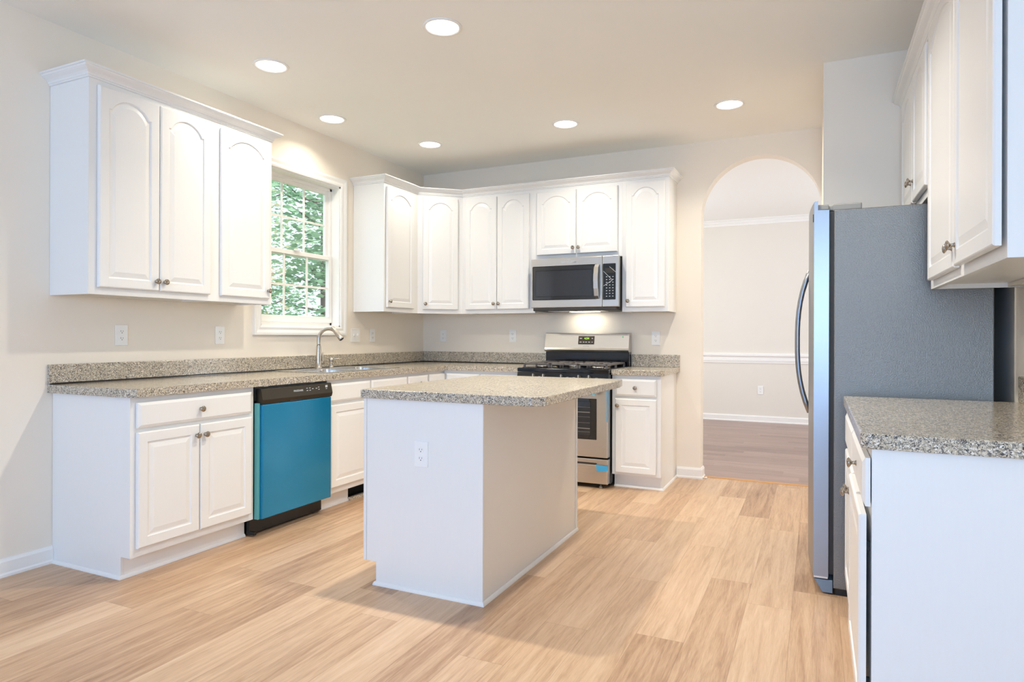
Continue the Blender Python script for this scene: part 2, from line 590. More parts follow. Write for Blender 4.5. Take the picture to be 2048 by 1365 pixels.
def sash(name, x, ya, yb, za, zb, top, bot, st):
    m = MB()
    m.box(x, x + .025, ya, ya + st, za, zb, .003).box(x, x + .025, yb - st, yb, za, zb, .003)
    m.box(x, x + .025, ya + st, yb - st, za, za + bot, .003).box(x, x + .025, ya + st, yb - st, zb - top, zb, .003)
    ga, gb, gc, gd = ya + st, yb - st, za + bot, zb - top
    for i in (1, 2):
        yy = ga + (gb - ga) * i / 3
        m.box(x + .008, x + .017, yy - .008, yy + .008, gc, gd)
    zz = (gc + gd) / 2
    m.box(x + .009, x + .016, ga, gb, zz - .008, zz + .008)
    s = m.build(name, M['trim'], win)
    MB().box(x + .0115, x + .0135, ga - .004, gb + .004, gc - .004, gd + .004).build('pane', M['glass'], s)
sash('upper_sash', -.117, a0 + .02, a1 - .02, zm - .02, b1 - .02, .035, .035, .04)
sash('lower_sash', -.088, a0 + .012, a1 - .012, b0 + .02, zm + .02, .035, .05, .035)
MB().box(-.063, -.050, -1.71, -1.65, zm + .02, zm + .03, .003).build('sash_lock', M['plate'], win)

# ------------------------------------------------------------------ cabinet doors, drawers, knobs
def knob(parent, x, y, z):
    m = Matrix.Translation((x, y, z)) @ FRONT
    return MB().lathe([(0.0085, 0), (.0085, .0015), (.006, .004), (.0048, .009), (.0055, .013), (.0115, .0165), (.0155, .020),
                       (.0155, .0225), (.012, .0255), (.006, .027), (0, .0275)], 24, m).build('knob', M['knob'], parent)


def panel_loop(x0, x1, z0, z1, d, rise, ear, K=16):
    """the inner opening outline (arched when rise>0), inset by d"""
    a, b, lo = x0 + d, x1 - d, z0 + d
    if rise <= 0:
        return [(a, lo), (b, lo), (b, z1 - d), (a, z1 - d)]
    cx_ = (x0 + x1) / 2
    hw = (x1 - x0) / 2 - ear
    Rr = (hw * hw + rise * rise) / (2 * rise)
    zc_ = z1 - Rr
    zs = z1 - rise - d
    Rd = Rr - d
    hd = math.sqrt(max(Rd * Rd - (zs - zc_) ** 2, 1e-6))
    hd = min(hd, (b - a) / 2 - .002)
    ph = math.asin(hd / Rd)
    pts = [(a, lo), (b, lo), (b, zs)]
    for i in range(K + 1):
        an = ph - 2 * ph * i / K
        pts.append((cx_ + Rd * math.sin(an), zc_ + Rd * math.cos(an)))
    pts.append((a, zs))
    return pts


def door_mesh(w, h, rise=0.0, st=.048, rail=.048, t=.019):
    """a raised-panel door: x 0..w, z 0..h, back at y=0, face at y=-t"""
    b = bmesh.new()
    px0, px1, pz0, pz1 = st, w - st, rail, h - (.042 if rise else rail)
    ear = .014
    def ring(pts, y):
        return [b.verts.new((x, -y, z)) for x, z in pts]
    inner = panel_loop(px0, px1, pz0, pz1, 0, rise, ear)
    n = len(inner)
    def outer(d):
        if rise <= 0:
            return [(d, d), (w - d, d), (w - d, h - d), (d, h - d)]
        o = [(d, d), (w - d, d), (w - d, h - d)]
        for x, z in inner[3:-1]:
            o.append((min(max(x, d), w - d), h - d))
        o.append((d, h - d))
        return o
    L = [ring(outer(0), 0), ring(outer(0), t - .006), ring(outer(.0025), t - .002), ring(outer(.006), t)]
    for d, y in ((0, t), (.003, t - .0055), (.009, t - .0065), (.034, t - .0012)):
        L.append(ring(panel_loop(px0, px1, pz0, pz1, d, rise, ear), y))
    for A, B in zip(L, L[1:]):
        for i in range(n):
            j = (i + 1) % n
            try:
                b.faces.new((A[i], A[j], B[j], B[i]))
            except ValueError:
                pass
    b.faces.new(L[-1]); b.faces.new(L[0])
    bmesh.ops.remove_doubles(b, verts=b.verts[:], dist=1e-6)
    bmesh.ops.recalc_face_normals(b, faces=b.faces)
    return b


GAP = .003
def add_door(parent, x0, x1, z0, z1, rise=0.0, kn=None, out=0.0):
    m = MB()
    m._in(door_mesh(x1 - x0, z1 - z0, rise), Matrix.Translation((x0, -GAP - out, z0)))
    d = m.build('door', M['cab'], parent)
    if kn:
        knob(d, kn[0], -GAP - .019 - out, kn[1])
    if out:
        for zh in (z0 + .06, z1 - .11):
            MB().box(x1 - .06, x1 - .05, -GAP - out, 0, zh, zh + .025).build('hinge', M['dgrey'], d)
    return d


def add_drawer(parent, x0, x1, z0, z1, kn=True, out=0.0):
    b = bmesh.new()
    w, h, t = x1 - x0, z1 - z0, .019
    L = [[b.verts.new((x, -y, z)) for x, z in ((d, d), (w - d, d), (w - d, h - d), (d, h - d))] for d, y in ((0, 0), (0, t - .007), (.004, t - .005), (.014, t))]
    for A, B in zip(L, L[1:]):
        for i in range(4):
            b.faces.new((A[i], A[(i + 1) % 4], B[(i + 1) % 4], B[i]))
    b.faces.new(L[0]); b.faces.new(L[-1])
    bmesh.ops.recalc_face_normals(b, faces=b.faces)
    m = MB(); m._in(b, Matrix.Translation((x0, -GAP - out, z0)))
    d = m.build('drawer' if kn else 'drawer_front', M['cab'], parent)
    if kn:
        knob(d, (x0 + x1) / 2, -GAP - .019 - out, (z0 + z1) / 2)
    return d


RISE = .062
def wall_cabinet(label, loc, rz, w, d, z0, z1, doors, group, poly=None):
    """local frame: x along the front, face at y=0, wall at y=d"""
    t = thing('upper_cabinet', label, 'cabinet', (loc[0], loc[1], z0), rz, group)
    h = z1 - z0
    mb = MB()
    if poly:
        mb.prism(poly, .018, h)
        mb.box(0, w, 0, .019, 0, h)
    else:
        mb.box(0, w, 0, .019, 0, h).box(0, .016, .019, d, 0, h).box(w - .016, w, .019, d, 0, h)
        mb.box(.016, w - .016, .019, d, .018, .03).box(.016, w - .016, .019, d, h - .016, h).box(.016, w - .016, d - .008, d, .03, h - .016)
    mb.build('carcass', M['cab'], t)
    if not poly:
        MB().box(.017, w - .017, d - .05, d - .001, .002, .017).build('hanging_rail', M['cabin'], t)
    for q in doors:
        add_door(t, *q)
    return t


ZU, ZT = 1.371, 2.4375
GW = 'white cabinets hung on the walls'
UD = .315
Z0d, Z1d = 1.407 - ZU, 2.410 - ZU
KZ = 1.457 - ZU
# left wall, left of the window (facing +x: local x runs along +y)
LX = -3.487
wall_cabinet('white two-door cabinet with arched panels hung at the left end of the window wall', (UD, LX), PI / 2, .735, UD - .002, ZU, ZT,
             [(.040, .367, Z0d, Z1d, RISE, (.345, KZ)), (.373, .695, Z0d, Z1d, RISE, (.395, KZ))], GW)
wall_cabinet('narrow white single-door cabinet hung directly left of the window', (UD, LX + .735), PI / 2, .446, UD - .002, ZU, ZT,
             [(.036, .416, Z0d, Z1d, RISE, (.396, KZ))], GW)
# right of the window
wall_cabinet('white single-door cabinet hung directly right of the window', (UD, -1.084), PI / 2, .500, UD - .002, ZU, ZT,
             [(.025, .418, Z0d, Z1d, RISE, (.045, KZ))], GW)
ang = math.atan2(-.315 + .584, .6254 - .315)
dw = math.hypot(.269, .3104)
Rm = Matrix.Rotation(-ang, 2)
poly = [tuple(Rm @ Vector((x - .315, y + .584))) for x, y in ((.002, -.5825), (.316, -.5825), (.6244, -.316), (.6244, -.002), (.002, -.002))]
wall_cabinet('white diagonal cabinet set across the corner of the room', (.315, -.584), ang, dw, .3, ZU, ZT,
             [(.045, dw - .045, Z0d, Z1d, RISE, (.067, KZ))], GW, poly)
BX0 = .6254
wall_cabinet('white two-door cabinet hung between the diagonal corner cabinet and the microwave', (BX0, -UD), 0, .7195, UD - .002, ZU, ZT,
             [(.038, .354, Z0d, Z1d, RISE, (.333, KZ)), (.360, .668, Z0d, Z1d, RISE, (.381, KZ))], GW)
ZM = 1.826
wall_cabinet('short white two-door cabinet hung directly above the microwave', (1.345, -UD), 0, .771, UD - .002, ZM, ZT,
             [(.020, .376, 1.864 - ZM, 2.405 - ZM, RISE, (.355, 1.915 - ZM)), (.385, .735, 1.864 - ZM, 2.405 - ZM, RISE, (.405, 1.915 - ZM))], GW)
wall_cabinet('narrow white single-door cabinet hung between the microwave and the archway', (2.1165, -UD), 0, .3751, UD - .002, ZU, ZT,
             [(.033, .347, Z0d, Z1d, RISE, (.055, KZ))], GW)
# right wall (facing -x: local x runs along -y)
RX = 3.982
wall_cabinet('short white two-door cabinet hung above the refrigerator', (RX, PY - .002), -PI / 2, 1.012, XR - RX - .002, 1.775, ZT,
             [(.165, .585, .035, .635, RISE, (.558, .131)), (.60, .995, .035, .635, RISE, (.630, .131))], GW)
wall_cabinet('tall white two-door cabinet hung over the right-hand counter', (RX, -2.302), -PI / 2, 1.19, XR - RX - .002, ZU - .002, ZT,
             [(.062, .612, .032, 1.045, RISE, (.592, .098)), (.662, 1.182, .032, 1.045, RISE, (.688, .098), .007)], GW)
CROWN = [(-.001, 0), (.006, 0), (.006, .008), (.011, .010), (.012, .018), (.020, .026), (.034, .034), (.042, .040), (.044, .046), (.052, .048), (.052, .056), (-.001, .056)]
def crown(label, path, side):
    o = MB().sweep(path, CROWN, 2.438, side).build('crown_molding', M['cab'])
    tag(o, label, 'molding', 'white crown moldings along the cabinet tops')
crown('white crown molding along the top of the cabinets left of the window', [(.001, LX), (UD, LX), (UD, LX + 1.181), (.001, LX + 1.181)], -1)
crown('white crown molding bending along the cabinet tops from the window to the archway',
      [(.001, -1.084), (UD, -1.084), (UD, -.584), (BX0, -UD), (2.4916, -UD), (2.4916, -.001)], -1)
crown('white crown molding along the tops of the cabinets on the right wall', [(RX, PY - .002), (RX, -3.492), (XR - .001, -3.492)], -1)

# ------------------------------------------------------------------ base cabinets
ZC, ZB, ZK = .914, .873, .107
BD = .61
GB = 'white base cabinets under the counters'
def base_cabinet(label, loc, rz, w, d, doors, drawers, ends=(False, False), gap=None, out=0.0, shoe=True):
    t = thing('base_cabinet', label, 'cabinet', (loc[0], loc[1], 0), rz, GB)
    kx = .068
    mb = MB().box(0, w, 0, .028, ZK, ZB)
    mb.box(.016, w - .016, d - .012, d - .001, ZK, ZB - .001).box(.016, w - .016, .019, d - .012, ZK + .0005, ZK + .016)
    for i, (e, xa) in enumerate(zip(ends, (0, w - .016))):
        if e:
            xq = xa + .0012 if xa == 0 else xa
            mb.prism([(.028, ZK), (kx, ZK), (kx, 0), (d, 0), (d, ZB), (.028, ZB)], xq, xq + .0148, 'x')
        else:
            mb.box(xa, xa + .016, .028, d, ZK, ZB)
    mb.build('carcass', M['cab'], t)
    k0, k1 = (.0165 if ends[0] else .001), (w - .0165 if ends[1] else w - .001)
    if gap:
        MB().box(k0, gap[0], kx, kx + .012, 0, ZK).build('toe_kick', M['cab'], t)
        MB().box(gap[1], k1, kx, kx + .012, 0, ZK).build('toe_kick', M['cab'], t)
        MB().box(gap[0] - .001, gap[1] + .001, kx + .10, kx + .11, 0, ZK).box(gap[0] - .01, gap[0], kx + .012, kx + .10, 0, ZK).box(gap[1], gap[1] + .01, kx + .012, kx + .1, 0, ZK) \
            .box(gap[0], gap[1], kx + .02, kx + .10, ZK - .012, ZK - .002).box(gap[0], gap[1], kx + .02, kx + .1, .0005, .002).build('vent_opening', M['slot'], t)
        MB().box(gap[0], gap[1], kx, kx + .012, ZK - .014, ZK).build('vent_frame', M['cab'], t)
        k1 = gap[0]
    else:
        MB().box(k0, k1, kx, kx + .012, 0, ZK).build('toe_kick', M['cab'], t)
    if shoe:
        path = [(0 if ends[0] else k0, kx - .0005), (w if ends[1] else k1, kx - .0005)]
        if ends[0]: path = [(0, d)] + path
        if ends[1]: path = path + [(w, d)]
        MB().sweep(path, [(0, 0), (.011, 0), (.010, .006), (.006, .014), (0, .017)], 0, -1).build('shoe_molding', M['cab'], t)
    for q in drawers:
        add_drawer(t, *q)
    for q in doors:
        add_door(t, *q)
    return t


L0 = -3.472
base_cabinet('white base cabinet with one wide drawer over two doors left of the blue dishwasher', (BD, L0), PI / 2, .742, BD - .002,
             [(.026, .367, .148, .703, 0, (.345, .648)), (.374, .716, .148, .703, 0, (.397, .648))], [(.026, .716, .723, .845)], (True, False))
base_cabinet('white sink base cabinet with two false drawer fronts right of the blue dishwasher', (BD, -2.108), PI / 2, .914, BD - .002,
             [(.020, .441, .148, .703, 0, (.419, .648)), (.457, .894, .148, .703, 0, (.479, .648))], [(.0, .441, .723, .845, False), (.457, .909, .723, .845, False)], (False, False), (.30, .62))
base_cabinet('narrow white base cabinet between the sink base and the room corner', (BD, -1.192), PI / 2, .581, BD - .002,
             [(.012, .296, .148, .703, 0, (.034, .648))], [(.012, .299, .723, .845), (.323, .570, .723, .845, False)])
base_cabinet('white base cabinet along the back wall between the corner and the black stove', (BD + .001, -BD), 0, .735, BD - .002,
             [(.37, .715, .148, .703, 0, (.392, .648))], [(.030, .352, .723, .845, False), (.37, .715, .723, .845)])
base_cabinet('narrow white base cabinet with one drawer over one door right of the stove', (2.122, -BD), 0, .375, BD - .002,
             [(.028, .345, .125, .693, 0, (.050, .640))], [(.028, .345, .714, .843)], (False, True))
RB = 3.685
base_cabinet('white base cabinet with slightly open door under the right foreground counter', (RB, -2.335), -PI / 2, 1.18, XR - RB - .002,
             [(.03, .584, .148, .693, 0, (.562, .632)), (.598, 1.174, .148, .693, 0, (.622, .632), .009)], [(.03, .584, .715, .845, False), (.598, 1.174, .715, .845)], (False, True))

# ------------------------------------------------------------------ countertops
GC = 'speckled laminate countertops'
def slab(name, label, poly, z0=ZB, z1=ZC, bev=.004):
    o = MB().prism(poly, z0, z1, 'z', bev).build(name, M['granite'])
    return tag(o, label, 'countertop', GC)
CD = .642
# sink cut-out is built from pieces around the bowls
SK = (.085, .575, -2.05, -1.225)      # x0,x1,y0,y1 of the sink rim
yl = -3.497
def lpiece():
    b = MB()
    # left run as three prisms that share edges, around the sink hole
    hx0, hx1, hy0, hy1 = SK[0] + .02, SK[1] - .02, SK[2] + .02, SK[3] - .02
    b.prism([(.001, yl), (CD - .035, yl), (CD, yl + .035), (CD, hy0), (.001, hy0)], ZB, ZC)
    b.box(.001, hx0, hy0, hy1, ZB, ZC).box(hx1, CD, hy0, hy1, ZB, ZC)
    b.prism([(.001, hy1), (CD, hy1), (CD, -CD), (1.348, -CD), (1.348, -.001), (.001, -.001)], ZB, ZC)
    bmesh.ops.remove_doubles(b.bm, verts=b.bm.verts[:], dist=1e-5)
    return b
o = lpiece().build('countertop', M['granite'])
tag(o, 'long speckled L-shaped countertop around the sink and the room corner', 'countertop', GC)
MB().box(.001, .021, yl, -.001, ZC + .006, 1.017, .003).box(.021, 1.343, -.021, -.001, ZC + .006, 1.017, .003).build('backsplash', M['granite'], o)
MB().sweep([(.0215, yl + .012), (.0215, -.0215), (1.342, -.0215)], [(-.02, 0), (.006, 0), (.0055, .004), (.003, .010), (-.02, .010)], ZC - .001, -1).build('joint_strip', M['enamel'], o)
o = MB().prism([(2.122, -CD), (2.497, -CD), (2.523, -CD + .03), (2.523, -.001), (2.122, -.001)], ZB, ZC, 'z', .003).build('countertop', M['granite'])
tag(o, 'short speckled countertop right of the stove, next to the archway wall', 'countertop', GC)
MB().box(2.122, 2.523, -.021, -.001, ZC, 1.017, .003).build('backsplash', M['granite'], o)
o = MB().prism([(3.672, -2.33), (3.658, -2.344), (3.658, -3.52), (3.676, -3.538), (XR - .001, -3.538), (XR - .001, -2.33)], ZB, ZC, 'z', .004).build('countertop', M['granite'])
tag(o, 'speckled countertop in the right foreground beside the refrigerator', 'countertop', GC)
MB().box(XR - .021, XR - .001, -3.538, -2.33, ZC, 1.017, .003).build('backsplash', M['granite'], o)

# ------------------------------------------------------------------ island
ix0, ix1, iy0, iy1 = 1.608, 2.243, -2.998, -1.773
isl = thing('kitchen_island', 'white kitchen island base standing in the middle of the oak floor', 'kitchen island', (ix0, iy0, 0))
w_, d_ = ix1 - ix0, iy1 - iy0
MB().prism([(0, ZK), (.072, ZK), (.072, 0), (w_, 0), (w_, ZB), (0, ZB)], .006, d_ - .006, 'y').build('body', M['cab'], isl)
MB().prism([(.018, ZK), (.072, ZK), (.072, 0), (w_ - .022, 0), (w_ - .022, ZB), (.018, ZB)], .002, .006, 'y').build('end_panel', M['cab'], isl)
MB().box(w_ - .022, w_ + .003, 0, .006, .017, ZB, .0015).box(w_ - .003, w_ + .003, .006, .02, .017, ZB).build('corner_trim', M['cab'], isl)
MB().box(w_ + .0005, w_ + .005, d_ - .022, d_, .017, ZB, .0015).build('edge_trim', M['cab'], isl)
MB().box(0, .016, 0, .006, ZK, ZB, .001).build('edge_trim', M['cab'], isl)
MB().sweep([(.072, d_), (.072, .001), (w_ + .002, .001), (w_ + .002, d_)], [(0, 0), (.012, 0), (.011, .006), (.007, .014), (0, .017)], 0, -1).build('shoe_molding', M['cab'], isl)
CC = .05
o = MB().prism([(1.603, -3.018), (2.529 - CC, -3.018), (2.529, -3.018 + CC), (2.529, -1.828 - .015), (2.514, -1.74), (1.603, -1.74)], ZB + .002, ZC + .003, 'z', .004).build('countertop', M['granite'])
tag(o, 'speckled countertop with clipped corner on top of the kitchen island', 'countertop', GC)

# ------------------------------------------------------------------ outlets and switch
def outlet_parts(parent, at=(0, 0, 0)):
    m = Matrix.Translation(at)
    p = MB().box(-.036, .036, -.006, 0, -.058, .058, .002, mat=m).build('cover_plate', M['plate'], parent)
    res = p
    for dz in (-.0195, .0195):
        s = MB().prism([(.0165 * math.cos(a) if abs(math.cos(a)) < .9 else math.copysign(.0155, math.cos(a)), .0145 * math.sin(a) + dz)
                        for a in [2 * PI * i / 20 for i in range(20)]], -.0078, -.003, 'y', 0, m).build('socket', M['plate'], p)
        MB().box(-.0075, -.0055, -.0082, -.0075, dz - .001, dz + .0075, mat=m).box(.0055, .0075, -.0082, -.0075, dz, dz + .0065, mat=m) \
            .lathe([(0, 0), (.0024, 0), (.0024, .0006), (0, .0006)], 10, m @ Matrix.Translation((0, -.0076, dz - .0065)) @ FRONT).build('slots', M['slot'], s)
    return res
GO = 'white duplex wall outlets'
def outlet(label, loc, rz):
    t = thing('wall_outlet', label, 'outlet', loc, rz, GO)
    outlet_parts(t)
outlet('white duplex outlet low on the far wall of the room beyond the archway', (2.86, 4.019, .438), 0)
outlet('white duplex outlet on the window wall, nearest its left end under the two-door cabinet', (.001, -3.109, 1.168), PI / 2)
outlet('white duplex outlet on the window wall just left of the window casing', (.001, -2.442, 1.169), PI / 2)
outlet('white duplex outlet right of the double switch by the window', (.001, -.825, 1.172), PI / 2)
outlet('white duplex outlet on the back wall nearest the room corner', (.235, -.001, 1.168), 0)
outlet('white duplex outlet on the back wall just left of the stove', (.988, -.001, 1.169), 0)
outlet('white duplex outlet on the back wall right of the stove', (2.323, -.001, 1.155), 0)
p_ = outlet_parts(isl, (1.931 - ix0, .002, .632))
p_.name = 'outlet'
t = thing('light_switch', 'white double toggle switch plate right of the window', 'switch', (.001, -1.058, 1.172), PI / 2)
MB().box(-.059, .059, -.006, 0, -.058, .058, .002).build('cover_plate', M['plate'], t)
for dx in (-.023, .023):
    MB().box(dx - .005, dx + .005, -.016, -.003, -.004, .012, .0015).build('toggle', M['plate'], t)

# ------------------------------------------------------------------ dishwasher
dwh = thing('dishwasher', 'dishwasher with blue film on its door, between white base cabinets', 'dishwasher', (BD, -2.727, 0), PI / 2)
w_ = .612
MB().box(.004, w_ - .004, .005, .57, .12, .868).build('tub', M['black'], dwh)
MB().box(.002, w_ - .002, -.005, .02, .79, .872, .002).build('top_frame', M['black'], dwh)
MB().box(.004, w_ - .004, .035, .06, .012, .118, .002).box(.004, .02, -.002, .04, .01, .03).build('toe_panel', M['black'], dwh)
d = MB().box(.020, w_ - .004, -.048, .004, .105, .768, .006).build('door', M['film'], dwh)
MB().box(.004, .0195, -.030, .0, .105, .776, .002).build('door_edge', plain('teal_film_edge', S(92, 168, 168), .35, noise=.03, nscale=9), d)
cp = MB().prism([(.0, .775), (-.046, .772), (-.052, .795), (-.038, .858), (-.002, .858)], .018, w_ + .004, 'x', .002).build('control_panel', M['dwpanel'], dwh)
MB().prism([(-.002, .7685), (-.045, .7685), (-.049, .793), (-.003, .793)], .02, w_, 'x', .001).build('grip_rail', M['black'], cp)
MB().box(.235, .33, -.0515, -.046, .770, .776, .001).build('pocket_handle', M['dgrey'], cp)
tm = Matrix.Translation((.31, -.0462, .828)) @ Matrix.Rotation(-.22, 4, 'X') @ FRONT
MB().text('FRIGIDAIRE', .016, tm).build('lettering', M['ink'], cp)
m = MB()
for i, x in enumerate((.385, .41, .435, .468, .49, .56)):
    for z in ((.838, .824) if i not in (2, 3) else (.832,)):
        m.box(x - .006, x + .006, -.0475 + (z - .828) * .22, -.0465 + (z - .828) * .22, z - .002, z + .002)
m.box(.552, .572, -.0462, -.0452, .832, .846)
m.build('key_marks', M['ink'], cp)
for x in (.05, .44):
    MB().box(x, x + .03, -.03, .02, .8705, .8725).build('mounting_tab', M['steel'], dwh)

# ------------------------------------------------------------------ sink, faucet, soap dispenser
sk = thing('sink', 'stainless double-bowl sink set in the counter under the window', 'sink', (SK[0], SK[2], ZC))
sw, sl = SK[1] - SK[0], SK[3] - SK[2]
mb = MB()
def rrect(x0, x1, y0, y1, r, n=5):
    pts = []
    for cx_, cy_, a in ((x1 - r, y1 - r, 0), (x0 + r, y1 - r, PI / 2), (x0 + r, y0 + r, PI), (x1 - r, y0 + r, 1.5 * PI)):
        for i in range(n + 1):
            an = a + PI / 2 * i / n
            pts.append((cx_ + r * math.cos(an), cy_ + r * math.sin(an)))
    return pts
# rim: outer lip and webs
bw = [(.115, sw - .035, .035, sl / 2 - .015), (.115, sw - .035, sl / 2 + .015, sl - .035)]
mb.box(0, .117, 0, sl, .0, .007, .003).box(sw - .037, sw, 0, sl, 0, .007, .003).box(.11, sw - .03, 0, .037, 0, .007, .003)
mb.box(.11, sw - .03, sl - .037, sl, 0, .007, .003).box(.11, sw - .03, sl / 2 - .017, sl / 2 + .017, 0, .007, .003)
mb.build('rim', M['sinksteel'], sk)
for x0_, x1_, y0_, y1_ in bw:
    b = bmesh.new()
    rings = []
    for ins, z, r in ((0, .004, .05), (.004, -.03, .05), (.006, -.15, .05), (.02, -.168, .045), (.05, -.175, .03)):
        rings.append([b.verts.new((x, y, z)) for x, y in rrect(x0_ + ins, x1_ - ins, y0_ + ins, y1_ - ins, r)])
    for A, B in zip(rings, rings[1:]):
        for i in range(len(A)):
            f = b.faces.new((A[i], A[(i + 1) % len(A)], B[(i + 1) % len(A)], B[i])); f.smooth = True
    b.faces.new(rings[-1])
    # corner webs between the rounded bowl and the square opening of the rim
    m = MB(); m._in(b, None)
    bo = m.build('bowl', M['sinksteel'], sk)
    MB().lathe([(.0, .001), (.02, .001), (.04, .003), (.043, .001), (.043, 0)], 20, Matrix.Translation(((x0_ + x1_) / 2, (y0_ + y1_) / 2, -.1745))).build('drain', M['nickel'], bo)
FX, FY = .135, -1.655
fa = thing('faucet', 'brushed nickel gooseneck faucet standing behind the sink', 'faucet', (FX, FY, ZC + .007), .25)
MB().lathe([(.027, 0), (.027, .006), (.0225, .012), (.022, .055), (.021, .08), (.0185, .13), (.0165, .17), (.016, .172), (0, .172)], 28).build('body', M['nickel'], fa)
pts, rad = [], []
for i in range(4):
    pts.append((0, 0, .17 + i * .016)); rad.append(.0135)
RR = .082
for i in range(1, 15):
    a = PI - i * (PI * .80) / 14
    pts.append((RR + RR * math.cos(a), 0, .218 + RR * math.sin(a))); rad.append(.0135)
MB().tube(pts, rad, 18).build('spout', M['nickel'], fa)
p0 = Vector(pts[-1]); dr = (Vector(pts[-1]) - Vector(pts[-2])).normalized()
sp = MB().tube([p0 - dr * .06, p0 - dr * .055, p0, p0 + dr * .03, p0 + dr * .058, p0 + dr * .06], [.0142, .0155, .0175, .0195, .0205, .019], 20).build('spray_head', M['nickel'], fa)
MB().tube([p0 + dr * .0595, p0 + dr * .062], .016, 16).build('nozzle', M['dgrey'], sp)
hb = Matrix.Translation((0, .018, .04)) @ Matrix.Rotation(-PI / 2, 4, 'X')
hd = MB().lathe([(.017, 0), (.0165, .025), (.015, .045), (.010, .052), (0, .053)], 20, hb).build('handle_hub', M['nickel'], fa)
MB().tube([(0, .055, .035), (0, .067, .055), (0, .064, .085), (0, .066, .11), (0, .075, .135)], [.008, .0095, .0085, .007, .003], 12).build('lever', M['nickel'], hd)
so = thing('soap_dispenser', 'small brushed nickel soap pump right of the faucet', 'soap dispenser', (FX - .02, -1.49, ZC + .007), .3)
MB().lathe([(.020, 0), (.019, .006), (.013, .016), (.012, .032), (.0175, .036), (.0175, .066), (.015, .074), (0, .077)], 22).build('pump', M['nickel'], so)
MB().tube([(0, 0, .066), (.03, .01, .067), (.075, .025, .064)], [.007, .0055, .0045], 12).build('nozzle', M['nickel'], so)

# ------------------------------------------------------------------ stove
RX0, RW_ = 1.351, .768
FYr = -.665
rg = thing('gas_stove', 'stainless gas stove with black cooktop behind the island', 'stove', (RX0, FYr, 0))
dR = -FYr - .012
MB().box(.004, RW_ - .004, .03, dR, .03, .895, .002).build('body', M['black'], rg)
MB().box(0, RW_, -.03, dR, .882, .914, .006).box(.02, RW_ - .02, .03, dR - .09, .9135, .917).build('cooktop', M['enamel'], rg)
# sloping knob panel
cp = MB().prism([(-.028, .884), (-.045, .805), (.03, .805), (.03, .884)], .002, RW_ - .002, 'x', .002).build('control_panel', M['enamel'], rg)
nrm = Matrix.Rotation(-.2, 4, 'X')
for i, x in enumerate((.152, .238, .39, .534, .617)):
    mt = Matrix.Translation((x, -.036, .846)) @ nrm @ FRONT
    k = MB().lathe([(.023, 0), (.023, .004), (.020, .006), (.019, .024), (.017, .027), (0, .027)], 22, mt).build('burner_knob', M['black'], cp)
    MB().box(-.0035, .0035, -.019, .019, .024, .034, .001, mat=mt).build('grip', M['steel'], k)
for x in (.195, .435, .488, .672):
    MB().text('LITE', .011, Matrix.Translation((x, -.0368, .846)) @ nrm @ FRONT).build('lettering', M['ink'], cp)
dr_ = MB().box(.006, RW_ - .006, -.035, .028, .238, .795, .006).build('oven_door', M['steel'], rg)
MB().box(.10, RW_ - .092, -.0362, -.03, .372, .690, .004).build('oven_window', M['glassdark'], dr_)
MB().box(.15, RW_ - .142, -.0368, -.0355, .40, .668, .004).build('inner_pane', M['screen'], dr_)
m = MB()
for z in (.43, .455, .50, .545, .58, .62):
    m.box(.155, RW_ - .147, -.0374, -.0366, z, z + (.005 if z in (.455, .58) else .0015))
m.build('rack_lines', M['fgrey'], dr_)
m = MB().tube([(.06, -.085, .752), (.2, -.088, .752), (RW_ - .2, -.088, .752), (RW_ - .06, -.085, .752)], .012, 14)
m.tube([(.075, -.034, .752), (.075, -.085, .752)], .009, 10).tube([(RW_ - .075, -.034, .752), (RW_ - .075, -.085, .752)], .009, 10)
m.build('handle', M['steel'], dr_)
bd = MB().box(.006, RW_ - .006, -.032, .028, .035, .226, .005).build('warming_drawer', M['steel'], rg)
MB().box(.11, RW_ - .092, -.0335, -.03, .182, .196).build('pull_slot', M['dgrey'], bd)
MB().box(.10, RW_ - .07, -.037, -.031, .145, .180, .003).build('pull_lip', M['steel'], bd)
for x in (.05, RW_ - .07):
    for y in (.0, dR - .06):
        MB().lathe([(.014, 0), (.014, .01), (.006, .012), (.006, .036), (0, .036)], 12, Matrix.Translation((x, y, 0))).build('foot', M['plastgrey'], rg)
# backguard
MB().box(.004, RW_ - .004, dR - .075, dR, .90, 1.035, .003).build('lower_backguard', M['enamel'], rg)
bgd = MB().prism([(dR - .085, 1.035), (dR - .098, 1.052), (dR - .090, 1.07), (dR - .062, 1.195), (dR - .05, 1.2), (dR, 1.2), (dR, 1.035)], -.004, RW_ - .004, 'x', .002).build('backguard', M['steel'], rg)
ba = math.atan2(.028, .125)
def onbg(x, z, lift):
    return Matrix.Translation((x, dR - .090 + (z - 1.07) / .125 * .028 - lift, z)) @ Matrix.Rotation(-ba, 4, 'X') @ FRONT
disp = MB().box(-.073, .073, -.037, .037, 0, .004, .002, mat=onbg(.384, 1.136, 0)).build('display', M['lcdbg'], bgd)
MB().box(-.03, .03, .002, .028, .004, .0045, mat=onbg(.384, 1.136, 0)).build('display_window', M['slot'], disp)
MB().text('4:54', .026, onbg(.388, 1.151, .0055)).build('digits', M['lcd'], disp)
m = MB()
for x, z, ww in ((-.05, .015, .010), (.055, .015, .006), (-.05, -.018, .009), (-.022, -.018, .007), (.0, -.018, .007), (.028, -.018, .008), (.055, -.018, .005)):
    m.box(x - ww, x + ww, z - .003, z + .003, .004, .0046, mat=onbg(.384, 1.136, 0))
m.build('key_marks', M['ink'], disp)
MB().text('FRIGIDAIRE', .011, onbg(.384, 1.082, .0005)).build('lettering', M['fgrey'], bgd)
MB().box(-.006, .006, -.007, .007, 0, .001, mat=onbg(RW_ - .06, 1.165, 0)).build('sticker', M['green'], bgd)
